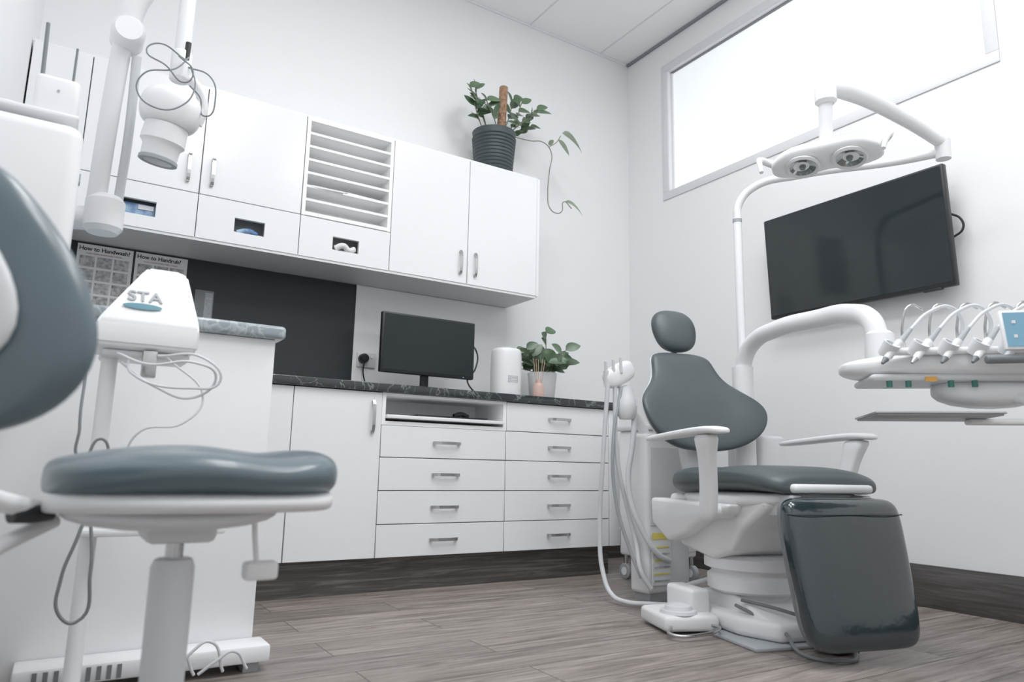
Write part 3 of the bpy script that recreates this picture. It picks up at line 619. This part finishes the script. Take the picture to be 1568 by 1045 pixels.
pad('head_case',hd,[(-.052,.05,.05,0,0),(-.045,.075,.065,0,0),(0,.088,.075,0,0),(.04,.078,.066,0,0),(.058,.05,.045,0,0),(.062,.02,.02,0,0)],'plas',p=2.8,sub=2)
lathe('cone',hd,[(0,-.05),(.058,-.05),(.060,-.10),(.055,-.105),(.050,-.112),(.048,-.152),(.044,-.156),(.036,-.156),(.034,-.13),(0,-.128)],'plas')
lathe('cone_ring',hd,[(.049,-.146),(.052,-.148),(.052,-.157),(.049,-.159),(.040,-.159),(.038,-.156)],'grey')
lathe('cone_inner',hd,[(0,-.1285),(.033,-.1285)],'plas2')
tube('cable_loop_1',x,[(.20,2.10,1.69),(.13,2.07,1.70),(.10,2.06,1.66),(.15,2.05,1.63),(.20,2.06,1.60),(.22,2.06,1.64),(.18,2.07,1.68)],.0022,'mid')
tube('cable_loop_2',x,[(.21,2.10,1.70),(.17,2.06,1.63),(.10,2.05,1.59),(.09,2.05,1.53),(.14,2.05,1.50),(.20,2.06,1.53),(.23,2.07,1.60),(.215,2.09,1.67)],.0022,'mid')
tube('cable_loop_3',x,[(.21,2.12,1.68),(.27,2.10,1.66),(.29,2.10,1.60),(.27,2.11,1.54),(.25,2.12,1.60),(.22,2.11,1.62)],.0022,'mid')
# ------------------------------------------------------------------ dentist stool
st=root('dentist_stool',(.163,1.14,0),0)
mx=Matrix(((0,0,1,0),(1,0,0,0),(0,1,0,0),(0,0,0,1)))
seat=[(-.170,.05,.010,.533,0),(-.165,.10,.024,.533,0),(-.145,.15,.030,.534,0),(-.08,.19,.036,.541,0),(0,.205,.038,.546,.0),(.05,.205,.035,.542,0),(.10,.20,.033,.538,0),(.15,.185,.037,.543,0),(.180,.15,.034,.544,0),(.196,.10,.026,.542,0),(.201,.05,.012,.541,0)]
pad('seat_pad',st,seat,'uphs',p=2.6,sub=2,mt=mx)
pad('seat_rim',st,[(v*.985,hw*.97,.017,.507,0) for v,hw,th,yc,wr in seat],'plas',p=3,sub=1,mt=mx)
pad('seat_pan',st,[(-.15,.06,.006,.495,0),(-.13,.12,.016,.488,0),(-.02,.15,.022,.482,0),(.08,.14,.018,.486,0),(.13,.08,.010,.492,0)],'plas2',p=2.5,sub=1,mt=mx)
box('mechanism',st,(-.045,-.06,.448),(.045,.06,.485),'plas2',.01)
cyl('gas_rod',st,(0,0,.40),(0,0,.46),.012,'chrome')
lathe('gas_column',st,[(0,.06),(.028,.06),(.029,.412),(.025,.422),(.021,.424),(0,.424)],'plas2')
tube('lever_rod',st,[(.07,-.02,.49),(.095,-.03,.48),(.102,-.03,.45),(.107,-.03,.415)],.004,'plas')
box('lever_paddle',st,(.088,-.05,.392),(.135,-.02,.418),'plas',.006,3)
tube('back_arm_upper',st,[(-.16,-.02,.49),(-.23,-.12,.52),(-.27,-.24,.58),(-.275,-.29,.66)],.012,'plas')
tube('back_arm_lower',st,[(-.15,.0,.478),(-.21,-.08,.45),(-.255,-.16,.42),(-.28,-.22,.45),(-.285,-.28,.60)],.010,'plas2')
lathe('arm_knob',st,[(0,-.025),(.010,-.025),(.012,0),(.010,.025),(0,.025)],'black',(-.175,-.05,.49),(0,pi/2,.6))
br=root('stool_back',(-.273,-.27,.706)); br.parent=st; br.rotation_euler=(0,0,-.65)
lv=[(-.130,.04,.010,0,0),(-.122,.095,.024,0,-.004),(-.095,.140,.034,0,-.012),(-.05,.160,.038,0,-.02),(.0,.150,.036,0,-.02),(.05,.125,.034,0,-.016),(.10,.088,.030,0,-.006),(.138,.05,.020,0,0),(.150,.02,.010,0,0)]
pad('back_pad',br,lv,'uphs',p=2.3,sub=2)
pad('back_shell',br,[(v*.66+.005,hw*.70,.016,-.036,wr*.5) for v,hw,th,yc,wr in lv],'plas2',p=2.4,sub=1)
for k in range(5):
    a=2*pi*k/5+.3; c_,s_=math.cos(a),math.sin(a)
    tube('base_leg_%d'%k,st,[(0,0,.09),(.12*c_,.12*s_,.085),(.25*c_,.25*s_,.065)],.018,'plas',radii=[1.3,1,.8])
    cyl('castor_%d'%k,st,(.25*c_-.012*s_,.25*s_+.012*c_,.028),(.25*c_+.012*s_,.25*s_-.012*c_,.028),.028,'mid',bev=.004)
    cyl('castor_pin_%d'%k,st,(.25*c_,.25*s_,.03),(.25*c_,.25*s_,.075),.007,'chrome')
# ------------------------------------------------------------------ world, camera, look
wd=bpy.data.worlds.new('world'); scene.world=wd; wd.use_nodes=True
wd.node_tree.nodes['Background'].inputs[0].default_value=(.9,.95,1,1); wd.node_tree.nodes['Background'].inputs[1].default_value=.8
cd=bpy.data.cameras.new('camera'); cam=bpy.data.objects.new('camera',cd); C.objects.link(cam)
X_=Vector((.8431,-.1104,-.5262)).normalized(); Y_=Vector((-.5376,-.1352,-.8323)); Y_=(Y_-X_*Y_.dot(X_)).normalized(); Z_=X_.cross(Y_)
m=Matrix((X_,Y_,Z_)).to_4x4(); m.translation=(0,0,.56)
cam.matrix_world=m
cd.sensor_width=36; cd.lens=1096/1568*36; cd.clip_start=.02
cd.dof.use_dof=True; cd.dof.focus_distance=3.0; cd.dof.aperture_fstop=4
scene.camera=cam
scene.view_settings.view_transform='Standard'; scene.view_settings.look='None'; scene.view_settings.exposure=-.10; scene.view_settings.gamma=1.16
